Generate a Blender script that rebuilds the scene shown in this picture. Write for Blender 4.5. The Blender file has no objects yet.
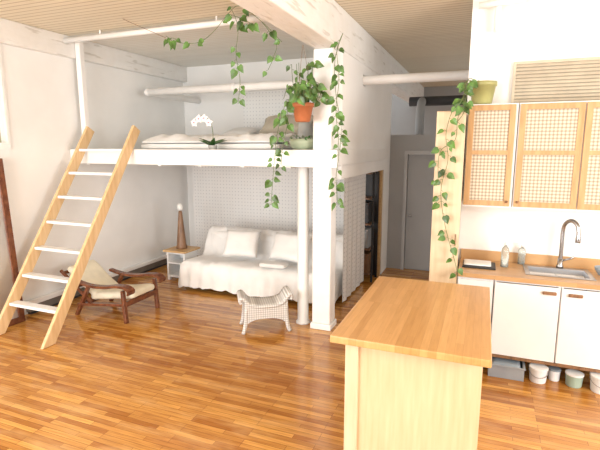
import bpy, bmesh, math, random
from mathutils import Vector, Matrix, noise
random.seed(7)
C = bpy.context.scene
COL = C.collection
C.view_settings.view_transform = 'Standard'
R = math.radians

# ---------------------------------------------------------------- camera
H = 2.1; YAW = R(21.7); PIT = R(9.62); FPX = 460
cam = bpy.data.cameras.new('camera'); co = bpy.data.objects.new('camera', cam); COL.objects.link(co)
co.location = (0, 0, H); co.rotation_euler = (math.pi/2-PIT, 0, YAW)
cam.sensor_width = 36; cam.lens = FPX/600*36; cam.clip_start = .05
C.camera = co
def at(u, v, y):
    """point of the vertical plane Y=y seen at photo position u,v"""
    d = 225-v
    F = FPX*math.cos(PIT)+d*math.sin(PIT); Z = -FPX*math.sin(PIT)+d*math.cos(PIT); r = u-300
    X = -math.sin(YAW)*F+math.cos(YAW)*r; Y = math.cos(YAW)*F+math.sin(YAW)*r
    t = y/Y
    return Vector((X*t, y, H+Z*t))

# ---------------------------------------------------------------- materials
def newmat(name):
    m = bpy.data.materials.new(name); m.use_nodes = True
    nt = m.node_tree; b = nt.nodes['Principled BSDF']
    return m, nt, b
def mix(nt, fac, a, b, mode='MIX'):
    n = nt.nodes.new('ShaderNodeMix'); n.data_type = 'RGBA'; n.blend_type = mode
    for sock, val in ((n.inputs[0], fac), (n.inputs[6], a), (n.inputs[7], b)):
        if isinstance(val, (int, float)): sock.default_value = val
        elif isinstance(val, tuple): sock.default_value = (*val, 1)
        else: nt.links.new(val, sock)
    return n.outputs[2]
def coords(nt, scale=(1,1,1), rot=(0,0,0)):
    tc = nt.nodes.new('ShaderNodeTexCoord'); mp = nt.nodes.new('ShaderNodeMapping')
    mp.inputs['Scale'].default_value = scale; mp.inputs['Rotation'].default_value = rot
    nt.links.new(tc.outputs['Object'], mp.inputs[0]); return mp.outputs[0]
def noisen(nt, vec, scale, detail=4):
    n = nt.nodes.new('ShaderNodeTexNoise'); n.inputs['Scale'].default_value = scale; n.inputs['Detail'].default_value = detail
    nt.links.new(vec, n.inputs['Vector']); return n.outputs['Fac']
def ramp(nt, fac, stops):
    r = nt.nodes.new('ShaderNodeValToRGB'); nt.links.new(fac, r.inputs[0])
    e = r.color_ramp.elements
    while len(e) < len(stops): e.new(.5)
    for el, (p, c) in zip(e, stops):
        el.position = p; el.color = (*c, 1)
    return r.outputs[0]
def bumpn(nt, b, h, strength, dist=.01):
    n = nt.nodes.new('ShaderNodeBump'); n.inputs['Strength'].default_value = strength; n.inputs['Distance'].default_value = dist
    nt.links.new(h, n.inputs['Height']); nt.links.new(n.outputs[0], b.inputs['Normal'])
def plain(name, col, rough=.5, metal=0, var=.06, nscale=6, bump=0, bscale=40, spec=.5, trans=0):
    m, nt, b = newmat(name)
    v = coords(nt); f = noisen(nt, v, nscale)
    dark = tuple(c*(1-var*2) for c in col); lite = tuple(min(1, c*(1+var)) for c in col)
    nt.links.new(ramp(nt, f, [(.3, dark), (.65, lite)]), b.inputs['Base Color'])
    b.inputs['Roughness'].default_value = rough; b.inputs['Metallic'].default_value = metal
    b.inputs['Specular IOR Level'].default_value = spec
    if trans: b.inputs['Transmission Weight'].default_value = trans
    if bump: bumpn(nt, b, noisen(nt, v, bscale), bump)
    return m
def wood(name, c1, c2, scale=(6, 6, .6), rough=.45, ring=5):
    m, nt, b = newmat(name)
    v = coords(nt, scale); f = noisen(nt, v, ring, 8)
    nt.links.new(ramp(nt, f, [(.32, c1), (.68, c2)]), b.inputs['Base Color'])
    b.inputs['Roughness'].default_value = rough
    return m
def timber_paint():
    """old painted timber: long cracks along the grain showing through white paint"""
    m, nt, b = newmat('cracked_white_paint')
    v = coords(nt, (9, 1.1, 9)); f = noisen(nt, v, 2.2, 7); g = noisen(nt, coords(nt), 7, 4)
    c = mix(nt, .8, ramp(nt, f, [(.33, (.70, .68, .64)), (.40, (.90, .89, .87))]), ramp(nt, g, [(.3, (.94, .93, .91)), (.65, (1, 1, 1))]), 'MULTIPLY')
    nt.links.new(c, b.inputs['Base Color']); b.inputs['Roughness'].default_value = .5
    bumpn(nt, b, f, .5, .02); return m
def brickn(nt, v, bw, rh, c1, c2, cm, ms, off=.37, freq=3):
    br = nt.nodes.new('ShaderNodeTexBrick'); nt.links.new(v, br.inputs['Vector'])
    br.inputs['Scale'].default_value = 1; br.inputs['Brick Width'].default_value = bw; br.inputs['Row Height'].default_value = rh
    br.inputs['Mortar Size'].default_value = ms; br.inputs['Mortar Smooth'].default_value = .3; br.offset = off; br.offset_frequency = freq
    br.inputs['Color1'].default_value = (*c1, 1); br.inputs['Color2'].default_value = (*c2, 1); br.inputs['Mortar'].default_value = (*cm, 1)
    return br
def strips(name, c1, c2, cm, bw, rh, rot, rough):
    """edge-glued strips"""
    m, nt, b = newmat(name); v = coords(nt, rot=(0, 0, rot))
    br = brickn(nt, v, bw, rh, c1, c2, cm, .0006, .41)
    g = noisen(nt, coords(nt, (1.5, 20, 4) if rot == 0 else (20, 1.5, 4)), 3, 6)
    nt.links.new(mix(nt, .6, br.outputs['Color'], ramp(nt, g, [(.3, (.82, .76, .68)), (.6, (1, 1, 1))]), 'MULTIPLY'), b.inputs['Base Color'])
    b.inputs['Roughness'].default_value = rough; return m
def swz(nt, a, c, sx, sy):
    """2D vector from two of the object axes"""
    tc = nt.nodes.new('ShaderNodeTexCoord'); s = nt.nodes.new('ShaderNodeSeparateXYZ'); k = nt.nodes.new('ShaderNodeCombineXYZ')
    nt.links.new(tc.outputs['Object'], s.inputs[0])
    for o, i, f in ((a, 0, sx), (c, 1, sy)):
        mt = nt.nodes.new('ShaderNodeMath'); mt.operation = 'MULTIPLY'; mt.inputs[1].default_value = f
        nt.links.new(s.outputs[o], mt.inputs[0]); nt.links.new(mt.outputs[0], k.inputs[i])
    return k.outputs[0]
def dots(name, a, c, pitch, stops, rough=.7, bump=0):
    m, nt, b = newmat(name)
    v = swz(nt, a, c, 1/pitch, 1/pitch)
    vo = nt.nodes.new('ShaderNodeTexVoronoi'); vo.voronoi_dimensions = '2D'; vo.inputs['Scale'].default_value = 1; vo.inputs['Randomness'].default_value = 0
    nt.links.new(v, vo.inputs['Vector'])
    nt.links.new(ramp(nt, vo.outputs['Distance'], stops), b.inputs['Base Color'])
    b.inputs['Roughness'].default_value = rough
    if bump: bumpn(nt, b, vo.outputs['Distance'], bump, .005)
    return m
def floor_mat():
    m, nt, b = newmat('hardwood_strips')
    v = coords(nt)
    br = brickn(nt, v, .50, .047, (.44, .17, .028), (.80, .43, .11), (.20, .065, .012), .0016)
    b2 = brickn(nt, v, 1.5, .047, (.62, .50, .38), (1, 1, 1), (1, 1, 1), 0.0, .61, 2)
    g = noisen(nt, coords(nt, (1.6, 24, 1)), 3, 8)
    g2 = ramp(nt, g, [(.32, (.66, .56, .43)), (.6, (1, 1, 1))])
    c = mix(nt, .75, br.outputs['Color'], g2, 'MULTIPLY')
    c = mix(nt, .40, c, b2.outputs['Color'], 'MULTIPLY')
    w = noisen(nt, v, .9, 3)
    c = mix(nt, .4, c, ramp(nt, w, [(.35, (.84, .77, .66)), (.65, (1, 1, 1))]), 'MULTIPLY')
    # worn, paler traffic areas
    c = mix(nt, ramp(nt, noisen(nt, coords(nt, (1, 3, 1)), 2.3, 6), [(.5, (0, 0, 0)), (.75, (.35, .35, .35))]), c, (.78, .52, .24))
    nt.links.new(c, b.inputs['Base Color'])
    nt.links.new(ramp(nt, noisen(nt, v, 5), [(.3, (.10,)*3), (.7, (.24,)*3)]), b.inputs['Roughness'])
    b.inputs['Specular IOR Level'].default_value = .6
    bumpn(nt, b, g, .12, .004)
    return m
def bead_mat(name, col, dark, w=.085):
    m, nt, b = newmat(name)
    br = brickn(nt, coords(nt), 40, w, col, tuple(c*.96 for c in col), dark, .009)
    br.inputs['Mortar Smooth'].default_value = .5
    nt.links.new(mix(nt, .3, br.outputs['Color'], ramp(nt, noisen(nt, coords(nt, (.6, 6, 1)), 2, 5), [(.3, (.86, .82, .76)), (.65, (1, 1, 1))]), 'MULTIPLY'), b.inputs['Base Color']); b.inputs['Roughness'].default_value = .6
    return m
M = dict(
 floor=floor_mat(),
 bead=bead_mat('cream_beadboard', (.84, .76, .60), (.50, .41, .28)),
 beadw=bead_mat('pale_beadboard', (.86, .84, .78), (.74, .70, .61)),
 wall=plain('white_plaster', (.89, .88, .86), .8, var=.02, nscale=2, bump=.08, bscale=14),
 brick=plain('uneven_painted_wall', (.91, .905, .885), .7, var=.025, nscale=1.6, bump=.3, bscale=5),
 hall=plain('grey_plaster', (.38, .385, .39), .8, var=.03, nscale=2),
 hallw=plain('hall_door_paint', (.46, .47, .48), .6, var=.02, nscale=2),
 paint=plain('lumpy_white_paint', (.90, .89, .87), .45, var=.03, nscale=7, bump=.5, bscale=11),
 timber=timber_paint(),
 pipe=plain('glossy_white_paint', (.91, .90, .88), .35, var=.015),
 white=plain('white_laminate', (.85, .85, .845), .3, var=.01),
 fabric=plain('white_cotton', (.89, .885, .87), .9, var=.03, nscale=4, bump=.2, bscale=60),
 cream=plain('cream_cushion', (.80, .74, .58), .9, var=.06, bump=.2, bscale=80),
 greyc=plain('beige_linen', (.58, .52, .42), .9, var=.06, bump=.2, bscale=80),
 pine=wood('pine', (.66, .43, .21), (.80, .57, .32), (5, 5, .5)),
 pinex=wood('pine_across', (.56, .34, .15), (.70, .47, .23), (.6, 5, 5)),
 cabw=wood('golden_pine_frame', (.44, .26, .115), (.58, .37, .18), (5, 5, .7)),
 butcher=strips('honey_butcher_block', (.54, .29, .10), (.66, .38, .15), (.42, .2, .06), .9, .045, R(90), .28),
 counter=strips('honey_worktop', (.48, .28, .13), (.60, .37, .18), (.42, .2, .07), .9, .045, 0, .3),
 birch=wood('birch_plywood', (.62, .44, .25), (.71, .53, .33), (6, 6, .5)),
 birchd=wood('birch_post', (.64, .48, .30), (.72, .57, .39), (6, 6, .5)),
 dark=wood('dark_red_wood', (.11, .034, .016), (.23, .08, .035), (3, 3, 3), .25),
 brown=wood('brown_wood', (.16, .08, .04), (.30, .16, .08), (6, 6, 1), .4),
 steel=plain('brushed_steel', (.42, .42, .43), .34, 1, var=.03),
 ball=plain('pale_ball', (.82, .82, .80), .3, var=.03),
 chrome=plain('satin_chrome', (.34, .34, .35), .22, 1, var=.02),
 black=plain('matt_black', (.02, .02, .022), .5, var=.1),
 heater=plain('dark_heater_enamel', (.16, .145, .13), .5, var=.1),
 duct=plain('dark_grey_duct', (.05, .05, .052), .6, var=.1),
 grey=plain('grey_plastic', (.30, .32, .34), .5),
 terra=plain('terracotta', (.42, .135, .05), .7, var=.1),
 green=plain('sage_glaze', (.40, .46, .32), .3, var=.08),
 olive=plain('olive_glaze', (.38, .37, .15), .35, var=.1),
 basket=plain('grey_ceramic', (.42, .41, .38), .6, var=.1),
 soil=plain('potting_soil', (.05, .03, .02), .95, var=.3, nscale=60),
 leaf=plain('pothos_leaf', (.10, .21, .045), .38, var=.35, nscale=9),
 leafd=plain('dark_leaf', (.045, .13, .03), .35, var=.25, nscale=9),
 stem=plain('vine_stem', (.13, .17, .06), .6),
 petal=plain('orchid_petal', (.92, .88, .88), .6),
 lip=plain('orchid_lip', (.50, .12, .25), .6),
 wicker=dots('white_wicker_weave', 0, 2, .026, [(.15, (.88, .87, .85)), (.60, (.46, .45, .43))], .6, .9),
 cane=dots('cane_webbing', 0, 2, .031, [(.2, (.66, .60, .49)), (.36, (.54, .47, .36)), (.6, (.30, .24, .17))], .6, .5),
 curt=dots('dotted_white_panel', 0, 2, .062, [(.10, (.66, .66, .67)), (.22, (.88, .875, .86))]),
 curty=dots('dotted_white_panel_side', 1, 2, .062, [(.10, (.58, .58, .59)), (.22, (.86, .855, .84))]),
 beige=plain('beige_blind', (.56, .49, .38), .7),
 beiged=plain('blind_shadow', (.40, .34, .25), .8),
 glass=plain('clear_plastic', (.80, .86, .84), .12, trans=.75, var=.01),
 teal=plain('pale_green_jar', (.35, .46, .38), .3),
 olivesh=plain('olive_shade', (.44, .42, .28), .8),
 mirror=plain('mirror_glass', (.75, .75, .74), .45, 1, var=.01),
 tubw=plain('white_plastic', (.80, .81, .82), .4),
 bowlb=plain('blue_grey_ceramic', (.28, .33, .38), .35),
)

# ---------------------------------------------------------------- mesh helpers
def B(): return bmesh.new()
def box(bm, x0, x1, y0, y1, z0, z1, mtx=None):
    c = Matrix.Translation(((x0+x1)/2, (y0+y1)/2, (z0+z1)/2)) @ Matrix.Diagonal((x1-x0, y1-y0, z1-z0, 1))
    if mtx: c = mtx @ c
    bmesh.ops.create_cube(bm, size=1, matrix=c); return bm
def bar(bm, p0, p1, w, d, up=(0, 0, 1)):
    p0, p1 = Vector(p0), Vector(p1); z = (p1-p0).normalized(); x = Vector(up).cross(z)
    if x.length < 1e-4: x = Vector((1, 0, 0))
    x.normalize(); y = z.cross(x)
    m = Matrix((x, y, z)).transposed().to_4x4(); m.translation = (p0+p1)/2
    bmesh.ops.create_cube(bm, size=1, matrix=m @ Matrix.Diagonal((w, d, (p1-p0).length, 1))); return bm
def gridbm(us, vs, holes, w0, w1, plane='xz'):
    """flat slab cut into cells; cells in holes stay open"""
    bm = B(); vd = {}
    def V(i, j, k):
        if (i, j, k) not in vd:
            u, v, w = us[i], vs[j], (w0, w1)[k]
            vd[i, j, k] = bm.verts.new((u, w, v) if plane == 'xz' else (u, v, w) if plane == 'xy' else (w, u, v))
        return vd[i, j, k]
    full = lambda i, j: 0 <= i < len(us)-1 and 0 <= j < len(vs)-1 and (i, j) not in holes
    for i in range(len(us)-1):
        for j in range(len(vs)-1):
            if not full(i, j): continue
            bm.faces.new((V(i, j, 0), V(i+1, j, 0), V(i+1, j+1, 0), V(i, j+1, 0)))
            bm.faces.new((V(i, j, 1), V(i, j+1, 1), V(i+1, j+1, 1), V(i+1, j, 1)))
            for (a, b_, c, d, e, f) in ((i-1, j, i, j, i, j+1), (i+1, j, i+1, j, i+1, j+1), (i, j-1, i, j, i+1, j), (i, j+1, i, j+1, i+1, j+1)):
                if not full(a, b_): bm.faces.new((V(c, d, 0), V(e, f, 0), V(e, f, 1), V(c, d, 1)))
    return bm
def tube(bm, pts, r, seg=10, cap=True):
    pts = [Vector(p) for p in pts]; n = len(pts)
    rr = r if isinstance(r, (list, tuple)) else [r]*n
    rings = []; ref = None
    for i, p in enumerate(pts):
        d = (pts[min(i+1, n-1)]-pts[max(i-1, 0)]).normalized()
        if ref is None:
            ref = Vector((0, 0, 1)).cross(d)
            if ref.length < .05: ref = Vector((1, 0, 0)).cross(d)
        ref = (ref-d*ref.dot(d)).normalized(); s = d.cross(ref)
        rings.append([bm.verts.new(p+rr[i]*(math.cos(a)*ref+math.sin(a)*s)) for a in [2*math.pi*k/seg for k in range(seg)]])
    for a, b in zip(rings, rings[1:]):
        for k in range(seg): bm.faces.new((a[k], a[(k+1) % seg], b[(k+1) % seg], b[k]))
    if cap and n > 1:
        bm.faces.new(rings[0][::-1]); bm.faces.new(rings[-1])
    return bm
def lathe(bm, prof, c=(0, 0, 0), seg=28):
    c = Vector(c); rings = []
    for r, z in prof:
        if r < 1e-5: rings.append([bm.verts.new(c+Vector((0, 0, z)))])
        else: rings.append([bm.verts.new(c+Vector((r*math.cos(2*math.pi*k/seg), r*math.sin(2*math.pi*k/seg), z))) for k in range(seg)])
    for a, b in zip(rings, rings[1:]):
        for k in range(seg):
            j = (k+1) % seg
            if len(a) == 1 and len(b) == 1: continue
            if len(a) == 1: bm.faces.new((a[0], b[j], b[k]))
            elif len(b) == 1: bm.faces.new((a[k], a[j], b[0]))
            else: bm.faces.new((a[k], a[j], b[j], b[k]))
    return bm
def smoothpts(pts, k=6):
    pts = [Vector(p) for p in pts]; out = []
    for i in range(len(pts)-1):
        p0 = pts[max(i-1, 0)]; p1 = pts[i]; p2 = pts[i+1]; p3 = pts[min(i+2, len(pts)-1)]
        for j in range(k):
            t = j/k
            out.append(.5*((2*p1)+(-p0+p2)*t+(2*p0-5*p1+4*p2-p3)*t*t+(-p0+3*p1-3*p2+p3)*t**3))
    out.append(pts[-1]); return out
def soft(bm, x0, x1, y0, y1, z0, z1, r=.06, amp=.01, fr=4, cuts=10, seed=0):
    t = bmesh.new(); bmesh.ops.create_cube(t, size=1)
    bmesh.ops.subdivide_edges(t, edges=t.edges[:], cuts=cuts, use_grid_fill=True)
    hx, hy, hz = (x1-x0)/2, (y1-y0)/2, (z1-z0)/2; c = Vector(((x0+x1)/2, (y0+y1)/2, (z0+z1)/2))
    r = min(r, hx, hy, hz)
    for v in t.verts:
        q = Vector([math.copysign(min(1, abs(2*a)**.8), a) for a in v.co]); q = Vector((q.x*hx, q.y*hy, q.z*hz))
        k = Vector((max(-hx+r, min(hx-r, q.x)), max(-hy+r, min(hy-r, q.y)), max(-hz+r, min(hz-r, q.z))))
        d = q-k
        if d.length > 1e-6: q = k+d.normalized()*min(r, d.length)
        n = noise.noise_vector((q+c)*fr+Vector((seed, 0, 0)))
        v.co = c+q+n*amp
    me = bpy.data.meshes.new('t'); t.to_mesh(me); t.free(); bm.from_mesh(me); bpy.data.meshes.remove(me); return bm
def pillowbm(w, h, t, seed=0, n=16):
    bm = B(); top = {}; bot = {}
    for i in range(n+1):
        for j in range(n+1):
            u = -1+2*i/n; v = -1+2*j/n
            e = max(0, (1-u**4)*(1-v**4))**.5
            sx = 1-.06*(1-abs(v))*abs(u)**3; sy = 1-.06*(1-abs(u))*abs(v)**3
            x, y = u*w/2*sx, v*h/2*sy
            k = noise.noise(Vector((u*2+seed, v*2, seed)))*.12+1
            top[i, j] = bm.verts.new((x, y, t/2*e*k))
            bot[i, j] = top[i, j] if e < 1e-6 else bm.verts.new((x, y, -t/2*e))
    for i in range(n):
        for j in range(n):
            for g, rev in ((top, 0), (bot, 1)):
                q = [g[i, j], g[i+1, j], g[i+1, j+1], g[i, j+1]]
                try: bm.faces.new(q[::-1] if rev else q)
                except ValueError: pass
    return bm
def leafadd(bm, p, d, n, L, W):
    d = d.normalized(); n = (n-d*n.dot(d)).normalized(); s = d.cross(n)
    prof = [(0, 0), (-.06, .26), (.12, .46), (.38, .48), (.68, .27), (1, 0)]
    mid = [0, .02, .14, .38, .68, 1]
    def P(a, b): return p+d*a*L+s*b*W+n*(abs(b)*.22*W-.22*a*a*L)
    for sg in (1, -1):
        ms = [bm.verts.new(P(a, 0)) for a in mid]; es = [bm.verts.new(P(a, b*sg)) for a, b in prof]
        for i in range(5):
            q = [ms[i], ms[i+1], es[i+1], es[i]]
            if i == 0: q = [ms[0], ms[1], es[1]]
            if i == 4: q = [ms[4], ms[5], es[4]]
            bm.faces.new(q if sg > 0 else q[::-1])
def strand(sb, lb, pts, gap=.07, L=.09, r=.003, ylim=None):
    pp = smoothpts(pts, 6); tube(sb, pp, r, 5)
    acc = 0; side = 1
    for a, b in zip(pp, pp[1:]):
        acc += (b-a).length
        while acc > gap:
            acc -= gap*random.choice((.35, .7, 1, 1.5, 2.2)); side = -side
            ang = random.uniform(-.9, .9)+(0 if side > 0 else math.pi)
            out = Vector((math.cos(ang), math.sin(ang)*.8, random.uniform(-.9, .25)))
            if ylim == 'front': out.y = -abs(out.y)*.6
            st = b+out*.03; tube(sb, [b, b+out*.018+Vector((0, 0, .006)), st], r*.6, 4)
            l = L*random.uniform(.6, 1.25)
            leafadd(lb, st, out+Vector((0, 0, -.6)), Vector((random.uniform(-.8, .8), -1, random.uniform(-.1, .9))), l, l*.82)

# ---------------------------------------------------------------- object helpers
def origin_of(o):
    v = Vector((0, 0, 0))
    while o: v += o.location; o = o.parent
    return v
def finish(bm, name, mat, smooth):
    bmesh.ops.recalc_face_normals(bm, faces=bm.faces[:])
    me = bpy.data.meshes.new(name); bm.to_mesh(me); bm.free(); me.materials.append(mat)
    if smooth:
        for p in me.polygons: p.use_smooth = True
    o = bpy.data.objects.new(name, me); COL.objects.link(o); return o
def part(name, bm, mat, parent, local=False, bev=0, smooth=False, label=None):
    if not local: bmesh.ops.translate(bm, vec=-origin_of(parent), verts=bm.verts[:])
    o = finish(bm, name, mat, smooth); o.parent = parent
    if bev: bevel(o, bev)
    if label: o['label'] = label
    return o
def bevel(o, w):
    m = o.modifiers.new('bevel', 'BEVEL'); m.width = w; m.segments = 2; m.limit_method = 'ANGLE'
def thing(name, label, cat, loc, rz=0, group=None):
    o = bpy.data.objects.new(name, None); COL.objects.link(o); o.location = loc; o.rotation_euler = (0, 0, rz); o.empty_display_size = .1
    o['label'] = label; o['category'] = cat
    if group: o['group'] = group
    return o
def solo(name, bm, mat, label, cat, group=None, bev=0, smooth=False):
    xs = [v.co for v in bm.verts]
    c = Vector(((min(v.x for v in xs)+max(v.x for v in xs))/2, (min(v.y for v in xs)+max(v.y for v in xs))/2, min(v.z for v in xs)))
    bmesh.ops.translate(bm, vec=-c, verts=bm.verts[:])
    o = finish(bm, name, mat, smooth); o.location = c; o['label'] = label; o['category'] = cat
    if group: o['group'] = group
    if bev: bevel(o, bev)
    return o
def struct(name, bm, mat, parent=None, bev=0, smooth=False):
    o = finish(bm, name, mat, smooth)
    if parent: o.parent = parent
    else: o['kind'] = 'structure'
    if bev: bevel(o, bev)
    return o

# ================================================================ SETTING
XL = -5.3; ZC = 3.55; YB = 7.45
struct('floor', box(B(), XL-.2, 4.2, -3, 12.2, -.1, 0), M['floor'])
bm = box(B(), XL-.2, -1.76, -3, 4.84, ZC, ZC+.1); box(bm, -1.76, 4.2, -3, 12.2, ZC, ZC+.1)
struct('ceiling', bm, M['bead'])
struct('ceiling', box(B(), XL-.2, -1.76, 4.84, 7.65, ZC, ZC+.1), M['beadw'])
struct('wall_left', gridbm([-3, 2.1, 3.9, 7.65], [0, 2.15, 3.2, ZC], {(1, 1)}, XL-.2, XL, 'yz'), M['brick'])
struct('wall_back', box(B(), XL, -1.62, YB, YB+.2, 0, ZC), M['wall'])
# side wall has an open bay under the loft and a hole where the pipe passes
struct('wall_loft_side', gridbm([5.031, 5.93, 6.07, 7.42, 7.9], [0, 1.74, 2.87, 3.01, 3.13], {(0, 0), (1, 0), (2, 0), (1, 2)}, -1.62, -1.5, 'yz'), M['wall'])
struct('wall_kitchen', box(B(), -.2, 4.2, 5.02, 5.2, 0, ZC), M['wall'])
struct('wall_right', box(B(), 4.0, 4.2, -3, 5.02, 0, ZC), M['wall'])
struct('wall_far', box(B(), -3, 4.2, 12, 12.2, 0, ZC), M['hall'])
struct('wall_hall', gridbm([-1.62, -1.2, -.62, .8], [0, 1.98, 2.3], {(1, 0)}, 7.9, 8.0), M['hall'])
struct('wall_hall_roof', box(B(), -1.62, .8, 8.0, 9.6, 2.22, 2.3), M['hall'])
d = struct('door_1', box(B(), -1.19, -.63, 7.93, 7.97, 0.005, 1.97), M['hall'])
bm = B(); lathe(bm, [(0, -.02), (.024, -.02), (.028, 0), (.02, .02), (0, .024)], (-1.13, 7.9, .95)); struct('door_handle', bm, M['steel'], d, smooth=True)
struct('trim_3', gridbm([-1.25, -1.2, -.62, -.57], [0, 1.98, 2.04], {(1, 0)}, 7.87, 7.9), M['hallw'])
struct('trim_1', box(B(), -1.77, -1.49, -3, 12, 3.13, ZC), M['timber'], bev=.015)
struct('trim_2', box(B(), XL, XL+.09, -3, YB, 3.28, ZC), M['timber'], bev=.01)
w = struct('window_1', box(B(), XL-.16, XL-.12, 2.1, 3.9, 2.15, 3.2), M['olivesh'])
struct('window_frame', gridbm([2.02, 2.1, 3.88, 3.91], [2.07, 2.15, 3.2, 3.28], {(1, 1)}, XL-.02, XL+.02, 'yz'), M['paint'], w)
struct('baseboard_back', box(B(), XL+.08, -1.62, YB-.02, YB, 0, .12), M['wall'])

t = thing('baseboard_heater', 'long low dark baseboard heater with white cover along the left wall', 'heater', (XL+.05, 5.2, 0))
part('casing', box(B(), XL+.005, XL+.07, 3.9, 7.3, .03, .12), M['heater'], t, bev=.005)
part('top_cover', box(B(), XL+.005, XL+.085, 3.89, 7.31, .121, .18), M['white'], t, bev=.008, label='white top cover')
part('bracket', box(B(), XL+.006, XL+.06, 3.92, 7.28, 0.0, .029), M['black'], t)

# ================================================================ LOFT
YD = 4.77
t = thing('loft_platform', 'white sleeping loft platform carried by a round post and the column', 'loft bed platform', (-3.4, 6.1, 0))
part('deck', box(B(), XL+.005, -1.78, 4.85, YB-.01, 1.92, 2.06), M['paint'], t)
part('front_fascia', box(B(), XL+.005, -1.47, YD, 4.80, 1.88, 2.07), M['pipe'], t, bev=.005)
part('side_fascia', box(B(), -1.498, -1.47, 4.80, 7.4, 1.90, 2.07), M['pipe'], t, bev=.005)
part('deck_cap', box(B(), -1.78, -1.498, 4.801, 4.818, 2.03, 2.06), M['pipe'], t)
for k in range(6): part('joist', box(B(), -5.1+k*.6, -5.05+k*.6, 4.86, YB-.02, 1.86, 1.92), M['paint'], t)
bm = B(); lathe(bm, [(0, 0), (.085, 0), (.085, .02), (.066, .03), (.066, 1.89), (0, 1.9)], (-1.93, 4.95, 0)); part('round_post', bm, M['pipe'], t, smooth=True)
t = thing('timber_column', 'square white painted timber column from floor to ceiling beam', 'column', (-1.66, 4.93, 0))
part('shaft', box(B(), -1.77, -1.55, 4.82, 5.03, .07, 3.13), M['paint'], t, bev=.018)
part('base_block', box(B(), -1.785, -1.535, 4.805, 5.045, 0, .07), M['paint'], t, bev=.008)
solo('corner_post', box(B(), XL+.10, XL+.18, 4.9, 4.98, 2.062, 3.54), M['pipe'], 'slim white post standing on the loft deck against the left wall', 'post', bev=.01)
t = thing('water_pipe', 'thick white pipe crossing the room over the bed and into the hallway', 'pipe', (-2.5, 6, 2.9))
part('pipe_run', tube(B(), [(-4.9, 6, 2.94), (.3, 6, 2.94)], .058, 16), M['pipe'], t, smooth=True)
part('elbow', tube(B(), smoothpts([(-4.88, 6, 2.94), (-4.95, 6.02, 2.94), (-4.98, 6.1, 2.94), (-4.98, 6.3, 2.94), (-4.98, YB, 2.94)]), .058, 16), M['pipe'], t, smooth=True)
for x in (-3.4, -2.0):
    part('coupling', tube(B(), [(x-.03, 6, 2.94), (x+.03, 6, 2.94)], .067, 16), M['pipe'], t, smooth=True)
t = thing('ceiling_pipe', 'thin white pipe just under the ceiling above the loft edge', 'pipe', (-3.4, 4.75, 3.45))
part('pipe_run', tube(B(), [(-5.2, 4.75, 3.47), (-1.78, 4.75, 3.47)], .034, 12), M['pipe'], t, smooth=True)
for x in (-4.6, -2.9): part('clip', tube(B(), [(x, 4.75, 3.49), (x, 4.75, ZC)], .01, 8), M['pipe'], t)

# ---------------- ladder
def lad(z): return 3.30+z/1.503
t = thing('loft_ladder', 'pine ladder with white treads leaning against the loft edge', 'ladder', (-4.6, 3.4, 0))
for x in (-4.99, -4.21):
    bm = B(); bar(bm, Vector((x, lad(-.05), -.05)), Vector((x, lad(2.34), 2.34)), .04, .13, (0, 1, 0))
    bmesh.ops.bisect_plane(bm, geom=bm.verts[:]+bm.edges[:]+bm.faces[:], plane_co=(0, 0, .002), plane_no=(0, 0, -1), clear_outer=True)
    bmesh.ops.holes_fill(bm, edges=[e for e in bm.edges if e.is_boundary])
    part('side_rail', bm, M['pine'], t, bev=.004)
for k in range(7):
    z = .32+.29*k; y = lad(z)
    part('tread', box(B(), -4.968, -4.232, y-.055, y+.055, z-.017, z+.017), M['white'], t, bev=.005)

# ---------------- bed on the loft
t = thing('loft_mattress', 'low white mattress lying on the loft platform', 'mattress', (-3.5, 6.1, 2.07))
part('mattress_body', soft(B(), -4.42, -2.35, 5.15, 7.15, 2.068, 2.15, .04, .003), M['fabric'], t, smooth=True)
def duvet():
    bm = B(); nx, ny = 90, 50; g = {}; gb = {}; X0, X1, Y0, Y1 = -4.40, -2.37, 5.16, 6.4; base = 2.156
    for i in range(nx+1):
        for j in range(ny+1):
            x = X0+(X1-X0)*i/nx; y = Y0+(Y1-Y0)*j/ny
            e = min(1, min(i*1.3, (nx-i)*1.3, j*1.0, (ny-j)*1.0)/9)
            e2 = math.sin(e*math.pi/2)
            fold = .04*(.5+noise.noise(Vector((x*1.1+y*.8, y*1.7, 3))))+.045*abs(noise.noise(Vector((x*4.6+y*2, y*4.2, 9))))+.025*noise.noise(Vector((x*9, y*9, 1)))
            h = max(.01, .06*e2+fold*e2+.01)
            xx = x+.02*noise.noise(Vector((y*4, 0, 5)))*(1-e); yy = y+.03*noise.noise(Vector((x*4, 0, 0)))*(1-e)
            g[i, j] = bm.verts.new((xx, yy, base+h)); gb[i, j] = bm.verts.new((xx, yy, base))
    for i in range(nx):
        for j in range(ny):
            bm.faces.new((g[i, j], g[i+1, j], g[i+1, j+1], g[i, j+1])); bm.faces.new((gb[i, j], gb[i, j+1], gb[i+1, j+1], gb[i+1, j]))
    for k in range(nx):
        for j in (0, ny): bm.faces.new((g[k, j], g[k+1, j], gb[k+1, j], gb[k, j]))
    for k in range(ny):
        for i in (0, nx): bm.faces.new((g[i, k], g[i, k+1], gb[i, k+1], gb[i, k]))
    return bm
solo('duvet', duvet(), M['fabric'], 'rumpled white duvet spread over the loft mattress', 'duvet', smooth=True)
bm = pillowbm(.9, .45, .22, 3); o = solo('pillow', bm, M['greyc'], 'beige pillow lying at the right end of the loft bed', 'pillow', smooth=True)
o.location = (-2.85, 6.78, 2.34); o.rotation_euler = (R(34), 0, R(8))
bm = pillowbm(.6, .4, .15, 5); o = solo('pillow', bm, M['fabric'], 'white pillow left of the beige pillow on the loft bed', 'pillow', smooth=True)
o.location = (-3.75, 6.84, 2.25); o.rotation_euler = (R(15), 0, R(-5))

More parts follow.
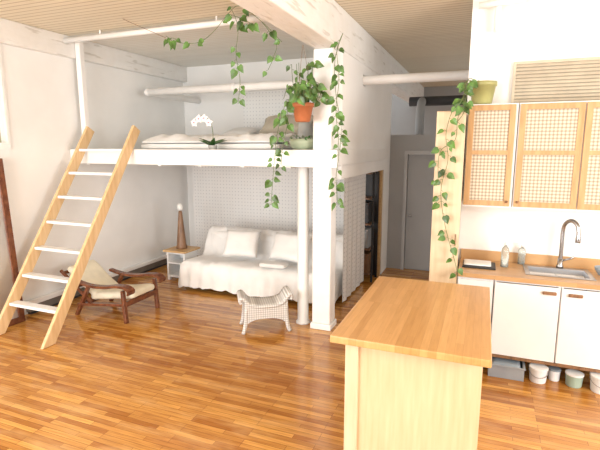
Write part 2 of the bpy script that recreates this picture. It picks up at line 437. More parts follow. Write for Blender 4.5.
# ---------------- curtains
def curtain(p0, p1, z0, z1, amp, waves, n=140, seed=0):
    bm = B(); p0, p1 = Vector((*p0, 0)), Vector((*p1, 0)); d = p1-p0; nn = Vector((-d.y, d.x, 0)).normalized(); cols = []
    for i in range(n+1):
        s = i/n; col = []
        for k, z in enumerate((z1, z1*.66+z0*.34, z1*.33+z0*.67, z0)):
            a = amp*(.6+.4*k/3)*math.sin(2*math.pi*waves*s+.6*math.sin(5*s+seed))
            q = p0+d*s+nn*a; col.append(bm.verts.new((q.x, q.y, z)))
        cols.append(col)
    for a, b in zip(cols, cols[1:]):
        for k in range(3): bm.faces.new((a[k], b[k], b[k+1], a[k+1]))
    return bm
solo('curtain', curtain((-5.1, 7.33), (-2.02, 7.33), .06, 1.83, .010, 9), M['curt'], 'long dotted white curtain hanging behind the sofa under the loft', 'curtain', smooth=True)
solo('curtain', curtain((-4.0, 7.36), (-1.75, 7.36), 2.09, 3.05, .006, 6), M['curt'], 'dotted white curtain on the wall behind the loft bed', 'curtain', smooth=True)
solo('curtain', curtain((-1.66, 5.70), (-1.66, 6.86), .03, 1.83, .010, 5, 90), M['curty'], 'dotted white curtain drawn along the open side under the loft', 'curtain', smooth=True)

# ---------------- storage rack at the side under the loft
t = thing('open_shelving', 'dark narrow open shelving with black uprights at the hallway side under the loft', 'shelf', (-1.76, 7.0, 0))
for y in (6.90, 7.22):
    for x in (-1.96, -1.56): part('upright', box(B(), x, x+.03, y, y+.03, 0, 1.72), M['black'], t)
for z in (.1, .5, .9, 1.3, 1.69): part('shelf_board', box(B(), -1.929, -1.59, 6.931, 7.219, z, z+.025), M['brown'], t)
part('back_panel', box(B(), -1.98, -1.961, 6.90, 7.25, .02, 1.715), M['black'], t)
part('end_post', box(B(), -1.56, -1.5, 7.28, 7.36, 0, 1.735), M['pinex'], t, label='reddish pine end post')
part('rear_panel', box(B(), -1.929, -1.56, 7.262, 7.27, .02, 1.715), M['black'], t)
for i, (z, h_, m_) in enumerate([(.13, .3, 'brown'), (.53, .3, 'grey'), (.93, .32, 'black')]):
    y = 6.95; w_ = .24
    tt = thing('storage_box', ['brown storage box on the lowest shelf by the pine post', 'grey storage box on the second shelf from the floor', 'dark storage box on the third shelf from the floor'][i], 'box', (-1.76, y+w_/2, z), group='boxes on the open shelving')
    part('box_body', box(B(), -1.91, -1.62, y, y+w_, z, z+h_-.03), M[m_], tt, bev=.006); part('lid', box(B(), -1.915, -1.615, y-.004, y+w_+.004, z+h_-.03, z+h_), M[m_], tt, bev=.006)

# ---------------- sofa
SX0, SX1 = -4.11, -1.72
t = thing('sofa', 'low sofa bed covered by a loose white throw under the loft', 'sofa', (-2.97, 6.0, 0))
part('frame', box(B(), SX0+.07, SX1-.07, 5.62, 6.42, .1, .22), M['brown'], t)
for x in (SX0+.13, SX1-.18):
    for y in (5.66, 6.34): part('leg', box(B(), x, x+.05, y, y+.05, 0, .1), M['brown'], t)
def coverbm():
    bm = B(); n = 220; prof = [(5.48, .06), (5.485, .2), (5.49, .32), (5.51, .40), (5.58, .435), (5.70, .433), (5.82, .43), (5.95, .42), (6.10, .42), (6.17, .5), (6.20, .58), (6.23, .66), (6.26, .73), (6.30, .79), (6.36, .83), (6.44, .81), (6.48, .7), (6.50, .4), (6.50, .15)]
    cols = []
    for i in range(n+1):
        s = i/n; x = SX0+(SX1-.04-SX0)*s
        fold = .5+.5*noise.noise(Vector((s*9, 0, 2)))
        e = min(1, min(i, n-i)/8); col = []
        for k, (y, z) in enumerate(prof):
            if k < 3: y = y-.04*math.sin(s*70+2*math.sin(s*9))*(3-k)/3*fold
            if k == 0: z += .03*noise.noise(Vector((s*5, 1, 1)))
            w_ = .014*noise.noise(Vector((x*5, y*5, z*5)))+.03*max(0, noise.noise(Vector((x*13+y*9, y*6+z*6, 4))))
            zz = z-(1-e)**2*.03
            col.append(bm.verts.new((x, y-w_*(1 if k > 8 else 0), zz+w_)))
        cols.append(col)
    for a, b in zip(cols, cols[1:]):
        for k in range(len(prof)-1): bm.faces.new((a[k], b[k], b[k+1], a[k+1]))
    for col in (cols[0], cols[-1]):
        sg = -1 if col is cols[0] else 1; low = []
        for q, v in enumerate(col):
            low.append(bm.verts.new((v.co.x+sg*(.02+.012*math.sin(q*2)), v.co.y, min(v.co.z, .07+.02*math.sin(q)))))
        for k in range(len(prof)-1):
            bm.faces.new((col[k], col[k+1], low[k+1], low[k]))
    return bm
part('white_throw', coverbm(), M['fabric'], t, smooth=True)
part('back_core', soft(B(), SX0+.05, SX1-.07, 6.24, 6.45, .22, .77, .06, .003), M['fabric'], t, smooth=True)
part('seat_core', soft(B(), SX0+.05, SX1-.07, 5.56, 6.2, .22, .39, .06, .002), M['fabric'], t, smooth=True)
for (x, y, z, rx, rz, w_, h_, lab) in [(-3.28, 5.96, .64, 58, 8, .54, .42, 'square white cushion leaning on the middle of the sofa back'), (-2.52, 5.98, .64, 58, -6, .52, .42, 'white cushion leaning near the right end of the sofa')]:
    o = solo('throw_cushion', pillowbm(w_, h_, .18, x), M['fabric'], lab, 'cushion', 'white cushions on the sofa', smooth=True)
    o.location = (x, y, z); o.rotation_euler = (R(rx), 0, R(rz))
bm = soft(B(), -2.82, -2.44, 5.54, 5.72, .46, .52, .025, .005)
solo('folded_blanket', bm, M['fabric'], 'folded white blanket lying on the sofa seat before the right cushion', 'blanket', smooth=True)

# ---------------- side table and cone lamp
TX, TY = -4.45, 6.03
t = thing('side_table', 'small square white side table with pine top left of the sofa', 'side table', (TX, TY, 0))
part('table_top', box(B(), TX-.21, TX+.21, TY-.21, TY+.21, .46, .49), M['pinex'], t, bev=.004)
part('cabinet_box', gridbm([TX-.17, TX-.14, TX+.14, TX+.17], [.05, .08, .27, .29, .43, .46], {(1, 1), (1, 3)}, TY-.17, TY+.14), M['white'], t)
part('back_panel', box(B(), TX-.17, TX+.17, TY+.141, TY+.16, .05, .46), M['white'], t)
for x in (-.17, .13):
    for y in (-.17, .12): part('leg', box(B(), TX+x, TX+x+.04, TY+y, TY+y+.04, 0, .049), M['white'], t)
t = thing('cone_lamp', 'tall dark wooden cone lamp with pale ball top on the side table', 'lamp', (TX, TY, .49))
bm = B(); lathe(bm, [(0, .492), (.085, .492), (.088, .51), (.075, .56), (.03, 1.07), (.022, 1.1), (0, 1.1)], (TX, TY, 0)); part('cone_body', bm, M['brown'], t, smooth=True)
bm = B(); lathe(bm, [(0, 1.1), (.03, 1.105), (.045, 1.13), (.05, 1.16), (.04, 1.2), (.02, 1.22), (0, 1.222)], (TX, TY, 0)); part('ball_top', bm, M['ball'], t, smooth=True, label='pale ball top')

# ---------------- lounge chair (local, +x is the front)
t = thing('lounge_chair', 'low dark red wooden armchair with curved arms and cream cushions behind the ladder', 'armchair', (-4.26, 4.42, 0), R(0))
S = .9
for s in (-.32, .32):
    bm = B(); bar(bm, (.40, s, .0), (.37, s, .45), .045, .055, (0, 1, 0)); part('front_leg', bm, M['dark'], t, True, .008)
    bm = B(); bar(bm, (-.48, s, .0), (-.22, s, .45), .045, .055, (0, 1, 0)); part('rear_leg', bm, M['dark'], t, True, .008)
    bm = B(); bar(bm, (.40, s, .26), (-.42, s, .17), .035, .075, (0, 1, 0)); part('side_rail', bm, M['dark'], t, True, .006)
    ap = smoothpts([(.50, s, .425), (.51, s, .46), (.45, s, .50), (.30, s, .505), (.06, s, .465), (-.2, s, .46), (-.44, s, .50)], 5)
    bm = B(); rings = []
    for i, p in enumerate(ap):
        f = i/(len(ap)-1); wd = (.080-.040*f)*(1 if i else .8)
        rings.append([bm.verts.new((p.x, s+wd*cx, p.z+.018*cz)) for cx, cz in ((-1, -.6), (-1, .4), (-.8, 1), (.8, 1), (1, .4), (1, -.6), (.8, -1), (-.8, -1))])
    for a, b_ in zip(rings, rings[1:]):
        for k in range(8): bm.faces.new((a[k], a[(k+1) % 8], b_[(k+1) % 8], b_[k]))
    bm.faces.new(rings[0]); bm.faces.new(rings[-1][::-1])
    part('armrest', bm, M['dark'], t, True)
for (x, z) in ((.40, .26), (-.38, .17)): part('cross_rail', bar(B(), (x, -.32, z), (x, .32, z), .035, .07), M['dark'], t, True, .005)
bm = B()
for s in (-.27, .27): bar(bm, (-.22, s, .17), (-.78, s, .60), .035, .035, (0, 1, 0))
for k in range(5):
    f = .12+k*.2; bar(bm, (-.22-.56*f, -.27, .17+.43*f), (-.22-.56*f, .27, .17+.43*f), .015, .05)
part('back_frame', bm, M['dark'], t, True, .004)
bm = soft(B(), -.36, .40, -.24, .24, -.05, .05, .045, .01)
bmesh.ops.transform(bm, matrix=Matrix.Translation((.06, 0, .31)) @ Matrix.Rotation(R(-8), 4, 'Y'), verts=bm.verts[:]); part('seat_cushion', bm, M['cream'], t, True, smooth=True)
bm = soft(B(), -.32, .32, -.24, .24, -.045, .045, .04, .01)
bmesh.ops.transform(bm, matrix=Matrix.Translation((-.44, 0, .445)) @ Matrix.Rotation(R(37), 4, 'Y'), verts=bm.verts[:]); part('back_cushion', bm, M['cream'], t, True, smooth=True)
t.scale = (S, S, S)

# ---------------- white wicker stool
t = thing('wicker_stool', 'small white wicker stool with low curved sides and woven skirt near the round post', 'stool', (-2.29, 4.64, 0), R(33))
prof = smoothpts([(-.285, 0, .355), (-.30, 0, .395), (-.27, 0, .415), (-.235, 0, .385), (-.19, 0, .335), (-.1, 0, .31), (0, 0, .305), (.1, 0, .31), (.19, 0, .335), (.235, 0, .39), (.27, 0, .43), (.30, 0, .415), (.285, 0, .37)], 4)
bm = B(); rows = [[bm.verts.new((p.x, y, p.z)) for p in prof] for y in (-.16, -.08, 0, .08, .16)]
for a, b in zip(rows, rows[1:]):
    for k in range(len(prof)-1): bm.faces.new((a[k], a[k+1], b[k+1], b[k]))
o = part('woven_seat', bm, M['wicker'], t, True, smooth=True); s_ = o.modifiers.new('thick', 'SOLIDIFY'); s_.thickness = .032; s_.offset = 0
def skirt(axis, off):
    """woven panel hanging from the seat with a shallow arched lower edge"""
    bm = B(); n = 16; W = .24 if axis == 'x' else .15; ring = []
    for dd in (-.009, .009):
        hi = []; lo = []
        for k in range(n+1):
            s = -1+2*k/n; u = W*s
            zt = .31+(.07*abs(s)**4 if axis == 'x' else .06); zb = .17-.07*abs(s)**3
            for z, lst in ((zt, hi), (zb, lo)): lst.append(bm.verts.new((u, off+dd, z) if axis == 'x' else (off+dd, u, z)))
        ring.append((hi, lo))
    for k in range(n):
        for h_, l_ in ring: bm.faces.new((h_[k], h_[k+1], l_[k+1], l_[k]))
        for q in (0, 1): bm.faces.new((ring[0][q][k], ring[0][q][k+1], ring[1][q][k+1], ring[1][q][k]))
    for k in (0, n): bm.faces.new((ring[0][0][k], ring[0][1][k], ring[1][1][k], ring[1][0][k]))
    return bm
for y in (-.15, .15): part('woven_skirt', skirt('x', y), M['wicker'], t, True)
for x in (-.24, .24): part('woven_skirt', skirt('y', x), M['wicker'], t, True)
for x in (-.225, .225):
    for y in (-.14, .14):
        bm = B(); tube(bm, smoothpts([(x*1.2, y*1.15, 0), (x*1.07, y*1.04, .1), (x, y, .3)], 4), [.022+.0006*i for i in range(9)], 10); part('leg', bm, M['wicker'], t, True, smooth=True)
# ================================================================ KITCHEN
t = thing('kitchen_island', 'large freestanding island with honey butcher block top and birch base', 'kitchen island', (-.36, 3.15, 0))
part('worktop', box(B(), -.79, .1, 2.46, 3.84, .955, 1.0), M['butcher'], t, bev=.006)
part('front_panel', box(B(), -.63, .04, 2.545, 2.565, .0, .955), M['birch'], t)
for x, y in ((-.71, 2.52), (-.71, 3.7), (-.02, 3.7)): part('corner_post', box(B(), x, x+.08, y, y+.08, 0, .955), M['birchd'], t, bev=.003)
part('side_panel', box(B(), .04, .06, 2.545, 3.7, 0, .955), M['birch'], t)
part('side_panel', box(B(), -.70, -.68, 2.6, 3.7, 0, .955), M['birch'], t)
part('lower_shelf', box(B(), -.68, .04, 2.566, 3.7, .3, .32), M['birch'], t)

YF = 4.42; CT = .95
t = thing('pantry_cabinet', 'tall narrow birch plywood cabinet at the left end of the kitchen', 'cabinet', (-.31, 4.7, 0))
part('body', box(B(), -.43, -.202, YF+.03, 5.0, 0, 2.42), M['birch'], t)
part('door', box(B(), -.428, -.178, YF+.008, YF+.028, .06, 2.415), M['birchd'], t, bev=.003)
bm = B(); tube(bm, [(-.21, YF+.008, 1.2), (-.21, YF-.015, 1.2), (-.21, YF-.015, 1.3), (-.21, YF+.008, 1.3)], .005, 8); part('handle', bm, M['brown'], t, smooth=True)
t = thing('base_cabinet', 'narrow white end cabinet under the left end of the worktop, no visible pull', 'cabinet', (-.01, 4.7, .17), group='kitchen base cabinets')
part('body', box(B(), -.17, .145, YF+.02, 4.98, .17, CT-.042), M['white'], t)
part('door', box(B(), -.165, .14, YF, YF+.018, .195, .885), M['white'], t, bev=.002)
for x in (-.14, .09):
    for y in (YF+.06, 4.92): part('leg', box(B(), x, x+.03, y, y+.03, 0, .17), M['black'], t)
for i, (x0, x1, hx, lab) in enumerate([(.15, .69, .60, 'white door base cabinet left of the sink cabinet, dark oval pull at its right'), (.69, 1.24, .80, 'white door base cabinet at the right frame edge, dark oval pull at its left'), (1.24, 1.8, 1.7, 'white door base cabinet beyond the sink')]):
    t = thing('base_cabinet', lab, 'cabinet', ((x0+x1)/2, 4.7, .17), group='kitchen base cabinets')
    bm = gridbm([x0+.002, x0+.02, x1-.02, x1-.002], [.17, .19, CT-.06, CT-.042], {(1, 1)}, YF+.02, 4.98); part('body', bm, M['white'], t)
    dd = part('door', box(B(), x0+.006, x1-.006, YF, YF+.018, .195, .885), M['white'], t, bev=.003)
    bm = soft(B(), hx-.055, hx+.055, YF-.022, YF-.006, .820, .850, .008, 0); part('handle', bm, M['brown'], dd, smooth=True, label='dark oval pull')
    for sx in (-.03, .03): part('handle_stud', tube(B(), [(hx+sx, YF-.008, .835), (hx+sx, YF+.001, .835)], .005, 8), M['brown'], dd)
    part('bottom_rail', box(B(), x0, x1, YF+.0, YF+.018, .165, .192), M['brown'], t)
    for x in (x0+.04, x1-.07):
        for y in (4.6, 4.92): part('leg', box(B(), x, x+.03, y, y+.03, 0, .17), M['black'], t)
t = thing('kitchen_worktop', 'long honey wood worktop with wooden upstand along the kitchen wall', 'worktop', (.8, 4.7, CT-.04))
part('slab', gridbm([-.172, .43, .95, 2.0], [YF-.02, 4.56, 4.88, 5.0], {(1, 1)}, CT-.04, CT, 'xy'), M['counter'], t, bev=.003)
part('upstand', box(B(), -.172, 2.0, 4.995, 5.018, CT-.04, CT+.1), M['counter'], t, bev=.003)
t = thing('kitchen_sink', 'rectangular stainless steel sink set in the worktop', 'sink', (.69, 4.72, CT))
part('rim', gridbm([.41, .45, .93, .97], [4.54, 4.58, 4.86, 4.93], {(1, 1)}, CT+.0005, CT+.008, 'xy'), M['steel'], t, bev=.003)
bm = B(); v = [[bm.verts.new((x, y, z)) for x, y in q] for q, z in (([(.45, 4.58), (.93, 4.58), (.93, 4.86), (.45, 4.86)], CT+.006), ([(.47, 4.6), (.91, 4.6), (.91, 4.84), (.47, 4.84)], CT-.15))]
for k in range(4): bm.faces.new((v[0][k], v[0][(k+1) % 4], v[1][(k+1) % 4], v[1][k]))
bm.faces.new(v[1]); part('basin', bm, M['steel'], t)
bm = B(); lathe(bm, [(0, .0), (.03, 0), (.03, .004), (0, .006)], (.69, 4.72, CT-.149)); part('drain', bm, M['chrome'], t)
t = thing('kitchen_faucet', 'tall gooseneck chrome faucet behind the sink', 'faucet', (.73, 4.9, CT))
bm = B(); lathe(bm, [(0, .008), (.032, .008), (.032, .03), (.024, .045), (.022, .1), (0, .1)], (.73, 4.9, CT)); part('base', bm, M['chrome'], t, smooth=True)
pp = smoothpts([(.73, 4.9, 1.03), (.73, 4.9, 1.2), (.73, 4.9, 1.33), (.745, 4.885, 1.395), (.785, 4.85, 1.425), (.825, 4.815, 1.395), (.84, 4.80, 1.33), (.842, 4.798, 1.23)], 6)
part('spout', tube(B(), pp, [.018]*(len(pp)-4)+[.023]*4, 12), M['chrome'], t, smooth=True)
part('lever', tube(B(), [(.745, 4.9, 1.03), (.80, 4.9, 1.05), (.84, 4.89, 1.075)], .009, 8), M['chrome'], t, smooth=True)
def cane_door(t, x0, x1, hx):
    z0, z1 = 1.555, 2.48; zm = 2.05
    d = part('door', gridbm([x0, x0+.05, x1-.05, x1], [z0, z0+.05, zm-.02, zm+.02, z1-.05, z1], {(1, 1), (1, 3)}, 4.655, 4.675), M['cabw'], t, bev=.003)
    for a, b_ in ((z0+.045, zm-.015), (zm+.015, z1-.045)): part('cane_panel', box(B(), x0+.045, x1-.045, 4.664, 4.670, a, b_), M['cane'], d)
    bm = B(); lathe(bm, [(0, -.01), (.01, -.01), (.012, 0), (.01, .01), (0, .01)], (hx, 4.645, 1.60), 12); part('knob', bm, M['brown'], d, smooth=True)
for x0, x1, doors, lab in [(-.17, .255, [(-.165, .235, .21)], 'single door wall cabinet with woven cane panels beside the birch cabinet'), (.262, 1.30, [(.27, .775, .30), (.785, 1.292, 1.26)], 'double door wall cabinet with woven cane panels above the sink')]:
    t = thing('wall_cabinet', lab, 'cabinet', ((x0+x1)/2, 4.85, 1.54), group='cane fronted wall cabinets')
    part('body', gridbm([x0, x0+.018, x1-.018, x1], [1.54, 1.558, 2.475, 2.49], set(), 4.677, 5.018), M['white'], t)
    for a in doors: cane_door(t, *a)
t = thing('slatted_vent', 'beige slatted vent panel on the wall above the cane cabinets', 'vent', (.85, 5.0, 2.5))
part('frame', gridbm([.2, .225, 1.6, 1.625], [2.50, 2.52, 2.87, 2.895], {(1, 1)}, 4.985, 5.018), M['beige'], t)
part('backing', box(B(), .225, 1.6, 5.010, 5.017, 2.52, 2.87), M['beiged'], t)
bm = B()
for k in range(11): bar(bm, (.225, 4.998, 2.536+k*.032), (1.6, 4.998, 2.536+k*.032), .006, .026, (0, .6, 1))
part('slats', bm, M['beige'], t)
t = thing('wall_pipe', 'short white pipe stub dropping from the ceiling above the kitchen', 'pipe', (.03, 4.95, 3.1))
part('pipe_run', tube(B(), [(.03, 4.94, 3.17), (.03, 4.94, 3.548)], .03, 12), M['pipe'], t, smooth=True)
part('cross_pipe', tube(B(), [(-.14, 4.87, 3.40), (.26, 4.87, 3.42)], .03, 12), M['pipe'], t, smooth=True)

def pump_bottle(x, y, h, r, m, lab, cap):
    t = thing('soap_bottle', lab, 'bottle', (x, y, CT), group='bottles by the sink')
    bm = B(); lathe(bm, [(0, 0), (r, 0), (r, h*.58), (r*.85, h*.68), (r*.35, h*.76), (r*.35, h*.8), (0, h*.8)], (x, y, CT+.002), 20); part('bottle_body', bm, m, t, smooth=True)
    bm = B(); lathe(bm, [(0, h*.8), (r*.45, h*.8), (r*.45, h*.86), (r*.15, h*.87), (r*.15, h*.97), (0, h*.97)], (x, y, CT+.002), 14); part('pump', bm, cap, t, smooth=True)
    part('nozzle', tube(B(), [(x, y, CT+h*.97), (x-.035, y-.01, CT+h*.98), (x-.045, y-.012, CT+h*.94)], .005, 8), cap, t, smooth=True)
pump_bottle(.24, 4.78, .27, .036, M['glass'], 'clear pump bottle standing on the worktop left of the sink', M['tubw'])
pump_bottle(.40, 4.96, .22, .034, M['glass'], 'clear bottle standing by the wall behind the left sink corner', M['tubw'])
t = thing('cutting_board', 'flat dark board with a white cloth lying at the left end of the worktop', 'board', (0, 4.72, CT))
part('board', box(B(), -.14, .16, 4.6, 4.86, CT+.001, CT+.016), M['black'], t, bev=.004)
part('cloth', soft(B(), -.13, .12, 4.64, 4.84, CT+.018, CT+.034, .007, .002), M['tubw'], t, smooth=True)
t = thing('bowl', 'small blue grey bowl standing right of the sink', 'bowl', (1.06, 4.78, CT))
bm = B(); lathe(bm, [(0, .004), (.035, 0), (.04, .004), (.065, .05), (.07, .075), (.064, .075), (.058, .05), (.03, .014), (0, .012)], (1.06, 4.78, CT+.001)); part('bowl_body', bm, M['bowlb'], t, smooth=True)

def tub(name, lab, cat, x, y, r, h, m, lid, handle=False):
    t = thing(name, lab, cat, (x, y, 0), group='tubs under the kitchen cabinets')
    bm = B(); lathe(bm, [(0, 0), (r*.86, 0), (r*.9, .005), (r, h*.85), (r, h*.88), (0, h*.88)], (x, y, .001), 24); part('tub_body', bm, m, t, smooth=False)
    bm = B(); lathe(bm, [(0, h*.88), (r*1.06, h*.88), (r*1.06, h*.98), (r*.95, h), (0, h)], (x, y, .001), 24); part('lid', bm, lid, t, smooth=False)
    if handle: part('handle', tube(B(), [Vector((x+r*1.07*math.cos(a), y-r*1.05*abs(math.sin(a))*1.02, h*.8-.05*abs(math.sin(a)))) for a in [math.pi*k/12 for k in range(13)]], .003, 6), M['steel'], t)
t = thing('storage_crate', 'low grey plastic crate on the floor under the left white cabinet', 'crate', (.3, 4.47, 0))
part('crate_body', gridbm([.15, .162, .438, .45], [4.35, 4.362, 4.578, 4.59], {(1, 1)}, .002, .11, 'xy'), M['grey'], t)
part('crate_bottom', box(B(), .162, .438, 4.362, 4.578, .002, .012), M['grey'], t)
part('crate_rim', gridbm([.14, .16, .44, .46], [4.34, 4.36, 4.58, 4.6], {(1, 1)}, .111, .125, 'xy'), M['grey'], t, bev=.003)
bm = soft(B(), .175, .425, 4.38, 4.56, .018, .13, .03, .005); solo('cloth_bundle', bm, M['bowlb'], 'blue grey cloths stuffed in the plastic crate', 'cloths', smooth=True)
tub('plastic_tub', 'white plastic tub with wire handle between the crate and the small tub', 'tub', .57, 4.42, .075, .14, M['tubw'], M['tubw'], True)
tub('plastic_tub', 'small white tub with blue lid squeezed between the larger tub and the green jar', 'tub', .71, 4.5, .05, .11, M['tubw'], M['bowlb'])
tub('plastic_tub', 'pale green lidded jar under the sink cabinet', 'jar', .86, 4.45, .07, .12, M['teal'], M['tubw'])
tub('bucket', 'white bucket at the right frame edge under the sink cabinet', 'bucket', 1.06, 4.42, .085, .15, M['tubw'], M['tubw'], True)

t = thing('air_duct', 'dark round air duct crossing above the hallway enclosure', 'duct', (-.7, 9.3, 2.7))
part('duct_run', tube(B(), [(-1.45, 9.5, 2.98), (.6, 9.5, 2.98)], .09, 18), M['duct'], t, smooth=True)
part('duct_drop', tube(B(), smoothpts([(-1.2, 9.45, 2.98), (-1.2, 9.3, 2.9), (-1.2, 9.2, 2.7), (-1.2, 9.2, 2.31)], 5), .08, 14), M['hall'], t, smooth=True)

# ================================================================ PLANTS
hx, hy, hz = -1.8, 4.6, 2.36
t = thing('hanging_planter', 'terracotta pot with leafy pothos hanging beside the column from the beam', 'hanging plant', (hx, hy, hz))
bm = B(); lathe(bm, [(0, 0), (.07, 0), (.08, .01), (.108, .15), (.118, .15), (.118, .19), (.10, .19), (.095, .16), (0, .155)], (hx, hy, hz)); part('pot', bm, M['terra'], t, smooth=True)
bm = B(); lathe(bm, [(0, .158), (.095, .158), (0, .168)], (hx, hy, hz)); part('soil', bm, M['soil'], t)
for k in range(3):
    a = 2*math.pi*k/3+.4; part('hanger_cord', tube(B(), [(hx+.112*math.cos(a), hy+.112*math.sin(a), hz+.185), (hx+.005*math.cos(a), hy+.005*math.sin(a), 3.128)], .002, 5), M['brown'], t)
sb, lb = B(), B()
P0 = Vector((hx, hy, hz+.17))
for k in range(12):
    a = random.uniform(0, 2*math.pi); q = Vector((math.cos(a), math.sin(a), 0))
    strand(sb, lb, [P0+q*.04, P0+q*.09+Vector((0, 0, .12+.14*random.random())), P0+q*.16+Vector((0, 0, .14+.1*random.random())), P0+q*.2+Vector((0, 0, .06))], .06, .085)
for k in range(6):
    q = Vector((random.uniform(-.1, .1), random.uniform(-.05, .05), 0)); strand(sb, lb, [P0+q*.6, P0+q*1.3+Vector((0, 0, .22)), P0+q*1.5+Vector((0, 0, .42))], .07, .085)
strand(sb, lb, [P0, P0+Vector((-.15, -.05, .06)), at(283, 112, 4.6), at(277, 135, 4.6), at(274, 165, 4.6), at(271, 205, 4.6)], .065, .092, ylim='front')
strand(sb, lb, [P0, P0+Vector((-.14, -.08, .04)), at(288, 120, 4.58), at(283, 145, 4.58), at(281, 165, 4.58)], .075, .085, ylim='front')
part('stems', sb, M['stem'], t); part('foliage', lb, M['leaf'], t)

sb, lb = B(), B()
strand(sb, lb, [at(343, 33, 4.70), at(337, 50, 4.68), at(339, 80, 4.68), at(336, 110, 4.68), at(339, 150, 4.68), at(336, 178, 4.68), at(338, 205, 4.68)], .052, .088, ylim='front')
strand(sb, lb, [at(343, 33, 4.70), at(335, 60, 4.68), at(336, 95, 4.68), at(341, 125, 4.68), at(340, 150, 4.68)], .09, .082, ylim='front')
t = thing('trailing_vine', 'long leafy vine hanging down the right edge of the column', 'vine', at(338, 205, 4.68))
part('stems', sb, M['stem'], t); part('foliage', lb, M['leaf'], t)
sb, lb = B(), B(); yv = 4.45
strand(sb, lb, [at(164, 46, yv), at(172, 38, yv), at(182, 43, yv), at(200, 42, yv), at(215, 30, yv), at(228, 14, yv), at(240, 6, yv), at(262, 22, yv), at(282, 42, yv)], .13, .088, ylim='front')
strand(sb, lb, [at(166, 36, yv), at(176, 44, yv)], .03, .09, ylim='front')
strand(sb, lb, [at(232, 10, yv), at(238, 28, yv), at(236, 55, yv), at(240, 80, yv), at(238, 104, yv)], .085, .092, ylim='front')
strand(sb, lb, [at(262, 22, yv), at(276, 42, yv), at(274, 56, yv), at(268, 70, yv)], .09, .088, ylim='front')
strand(sb, lb, [at(228, 14, yv), at(240, 18, yv), at(252, 24, yv)], .05, .09, ylim='front')
t = thing('trailing_vine', 'vine strung on a cord below the ceiling with strands dangling over the loft', 'vine', at(238, 104, yv))
part('stems', sb, M['stem'], t); part('foliage', lb, M['leaf'], t)
part('cord', tube(B(), [at(82, -2, yv), at(125, 20, yv), at(166, 38, yv)], .003, 5), M['brown'], t)

t = thing('sage_planter', 'sage green round planter on the loft deck beside the column', 'planter', (-1.95, 5.02, 2.072))
bm = B(); lathe(bm, [(0, 0), (.1, 0), (.15, .04), (.17, .09), (.165, .13), (.15, .13), (.15, .1), (0, .095)], (-1.95, 5.02, 2.062)); part('pot', bm, M['green'], t, smooth=True)
sb, lb = B(), B()
for k in range(5):
    a = k*1.25; q = Vector((math.cos(a), math.sin(a), 0)); p = Vector((-1.95, 5.02, 2.16))
    strand(sb, lb, [p+q*.05, p+q*.12+Vector((0, 0, .07)), p+q*.17+Vector((0, 0, .04))], .07, .055)
part('stems', sb, M['stem'], t); part('foliage', lb, M['leafd'], t)
t = thing('tall_vase', 'tall grey vase behind the sage planter on the loft deck', 'vase', (-2.05, 5.35, 2.062))
bm = B(); lathe(bm, [(0, 0), (.08, 0), (.1, .05), (.105, .2), (.09, .3), (.095, .34), (.085, .34), (.08, .3), (0, .28)], (-2.05, 5.35, 2.062)); part('vase_body', bm, M['basket'], t, smooth=True)

ox, oy = -3.13, 4.95
t = thing('orchid', 'white orchid with dark leaves on the front edge of the loft deck', 'orchid', (ox, oy, 2.062))
bm = B(); lathe(bm, [(0, 0), (.045, 0), (.055, .05), (.058, .06), (.05, .06), (0, .055)], (ox, oy, 2.062)); part('pot', bm, M['basket'], t, smooth=True)
lb = B()
for k in range(8):
    a = k*.8+.3; leafadd(lb, Vector((ox, oy, 2.115)), Vector((math.cos(a), math.sin(a)*.6, .55)), Vector((0, -.5, 1)), .20, .075)
part('leaves', lb, M['leafd'], t)
sb = B(); pp = smoothpts([(ox, oy, 2.11), (ox+.01, oy, 2.28), (ox-.03, oy, 2.42), (ox-.12, oy-.02, 2.48), (ox-.22, oy-.03, 2.42)], 6); tube(sb, pp, .004, 6); part('flower_stem', sb, M['stem'], t)
for i in (12, 16, 20, 24):
    lb = B(); c = pp[i]+Vector((0, -.02, -.025))
    for k in range(5):
        a = k*2*math.pi/5+.3; leafadd(lb, c, Vector((math.cos(a), -.15, math.sin(a))), Vector((0, -1, .1)), .055, .06)
    bl = part('blossom', lb, M['petal'], t)
    bm = B(); bmesh.ops.create_icosphere(bm, subdivisions=1, radius=.009, matrix=Matrix.Translation(c+Vector((0, -.012, 0)))); part('blossom_lip', bm, M['lip'], bl)

px, py, pz = -.06, 4.82, 2.492
t = thing('olive_planter', 'olive green pot with trailing vine on top of the cane cabinets', 'plant pot', (px, py, pz))
bm = B(); lathe(bm, [(0, 0), (.08, 0), (.09, .02), (.115, .17), (.125, .17), (.125, .21), (.11, .21), (.1, .18), (0, .175)], (px, py, pz)); part('pot', bm, M['olive'], t, smooth=True)
sb, lb = B(), B(); P0 = Vector((px, py, pz+.17))
strand(sb, lb, [P0, P0+Vector((-.12, -.14, .06)), at(462, 100, 4.36), at(452, 112, 4.36), at(446, 135, 4.36), at(448, 160, 4.36), at(441, 190, 4.36), at(445, 225, 4.36), at(455, 262, 4.36), at(458, 276, 4.36)], .068, .07, ylim='front')
strand(sb, lb, [P0, P0+Vector((-.14, -.16, .04)), at(466, 98, 4.38), at(458, 118, 4.36), at(455, 140, 4.36), at(440, 152, 4.36), at(438, 180, 4.36)], .085, .07, ylim='front')
strand(sb, lb, [P0, P0+Vector((-.14, -.16, .04)), at(464, 98, 4.38), at(464, 112, 4.36), at(457, 122, 4.36)], .07, .068, ylim='front')
for k in range(3):
    a = k*1.6; q = Vector((math.cos(a), math.sin(a)*.5, 0)); strand(sb, lb, [P0+q*.04, P0+q*.08+Vector((0, 0, .05))], .05, .05)
part('stems', sb, M['stem'], t); part('foliage', lb, M['leaf'], t)

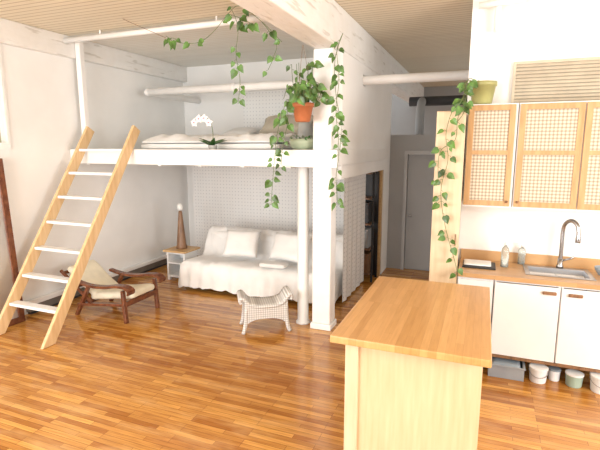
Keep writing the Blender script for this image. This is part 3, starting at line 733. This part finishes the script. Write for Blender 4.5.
# leaning mirror at the left edge
t = thing('leaning_mirror', 'tall mirror in a dark reddish wood frame leaning on the left wall', 'mirror', (-5.24, 3.35, 0), 0)
mt = Matrix.Translation((-5.25, 0, 2.0)) @ Matrix.Rotation(R(-3), 4, 'Y') @ Matrix.Translation((0, 0, -2.0))
bm = gridbm([2.9, 2.97, 3.67, 3.74], [.06, .13, 1.97, 2.03], {(1, 1)}, 0.004, .04, 'yz'); bmesh.ops.transform(bm, matrix=mt, verts=bm.verts[:])
zmin = min(v.co.z for v in bm.verts); xmin = min(v.co.x for v in bm.verts); sh = Vector((max(0, XL+.004-xmin), 0, -zmin+.001)); bmesh.ops.translate(bm, vec=sh, verts=bm.verts[:]); part('mirror_frame', bm, M['dark'], t)
bm = box(B(), .01, .02, 2.97, 3.67, .13, 1.97, mt); bmesh.ops.translate(bm, vec=sh, verts=bm.verts[:]); part('mirror_glass', bm, M['mirror'], t)

# ================================================================ LIGHT
w = bpy.data.worlds.new('sky'); C.world = w; w.use_nodes = True
w.node_tree.nodes['Background'].inputs[0].default_value = (1, .99, .97, 1); w.node_tree.nodes['Background'].inputs[1].default_value = 1.25
def area(loc, tgt, sx, sy, e, col=(1, 1, 1)):
    l = bpy.data.lights.new('window_and_fill_light', 'AREA'); l.shape = 'RECTANGLE'; l.size = sx; l.size_y = sy; l.energy = e; l.color = col
    o = bpy.data.objects.new('window_and_fill_light', l); COL.objects.link(o); o.location = loc
    o.rotation_euler = (Vector(tgt)-Vector(loc)).to_track_quat('-Z', 'Y').to_euler()
area((-3.2, -2.6, 1.8), (-4.0, 6, 1.4), 3.2, 2.2, 300, (1, .99, .97))
area((-5.0, .4, 1.9), (0, 3.5, 1.0), 2.6, 2.2, 50, (.97, .99, 1))
area((3.6, 1.2, 2.1), (-5.2, 4.6, 1.5), 2.5, 2.0, 250, (1, .99, .97))  # added fill to brighten the left wall; the right wall has no window
area((-.6, 10.5, 2.9), (-.6, 9, 1.5), 1.2, .8, 3)  # weak added fill behind the hallway enclosure, no window there
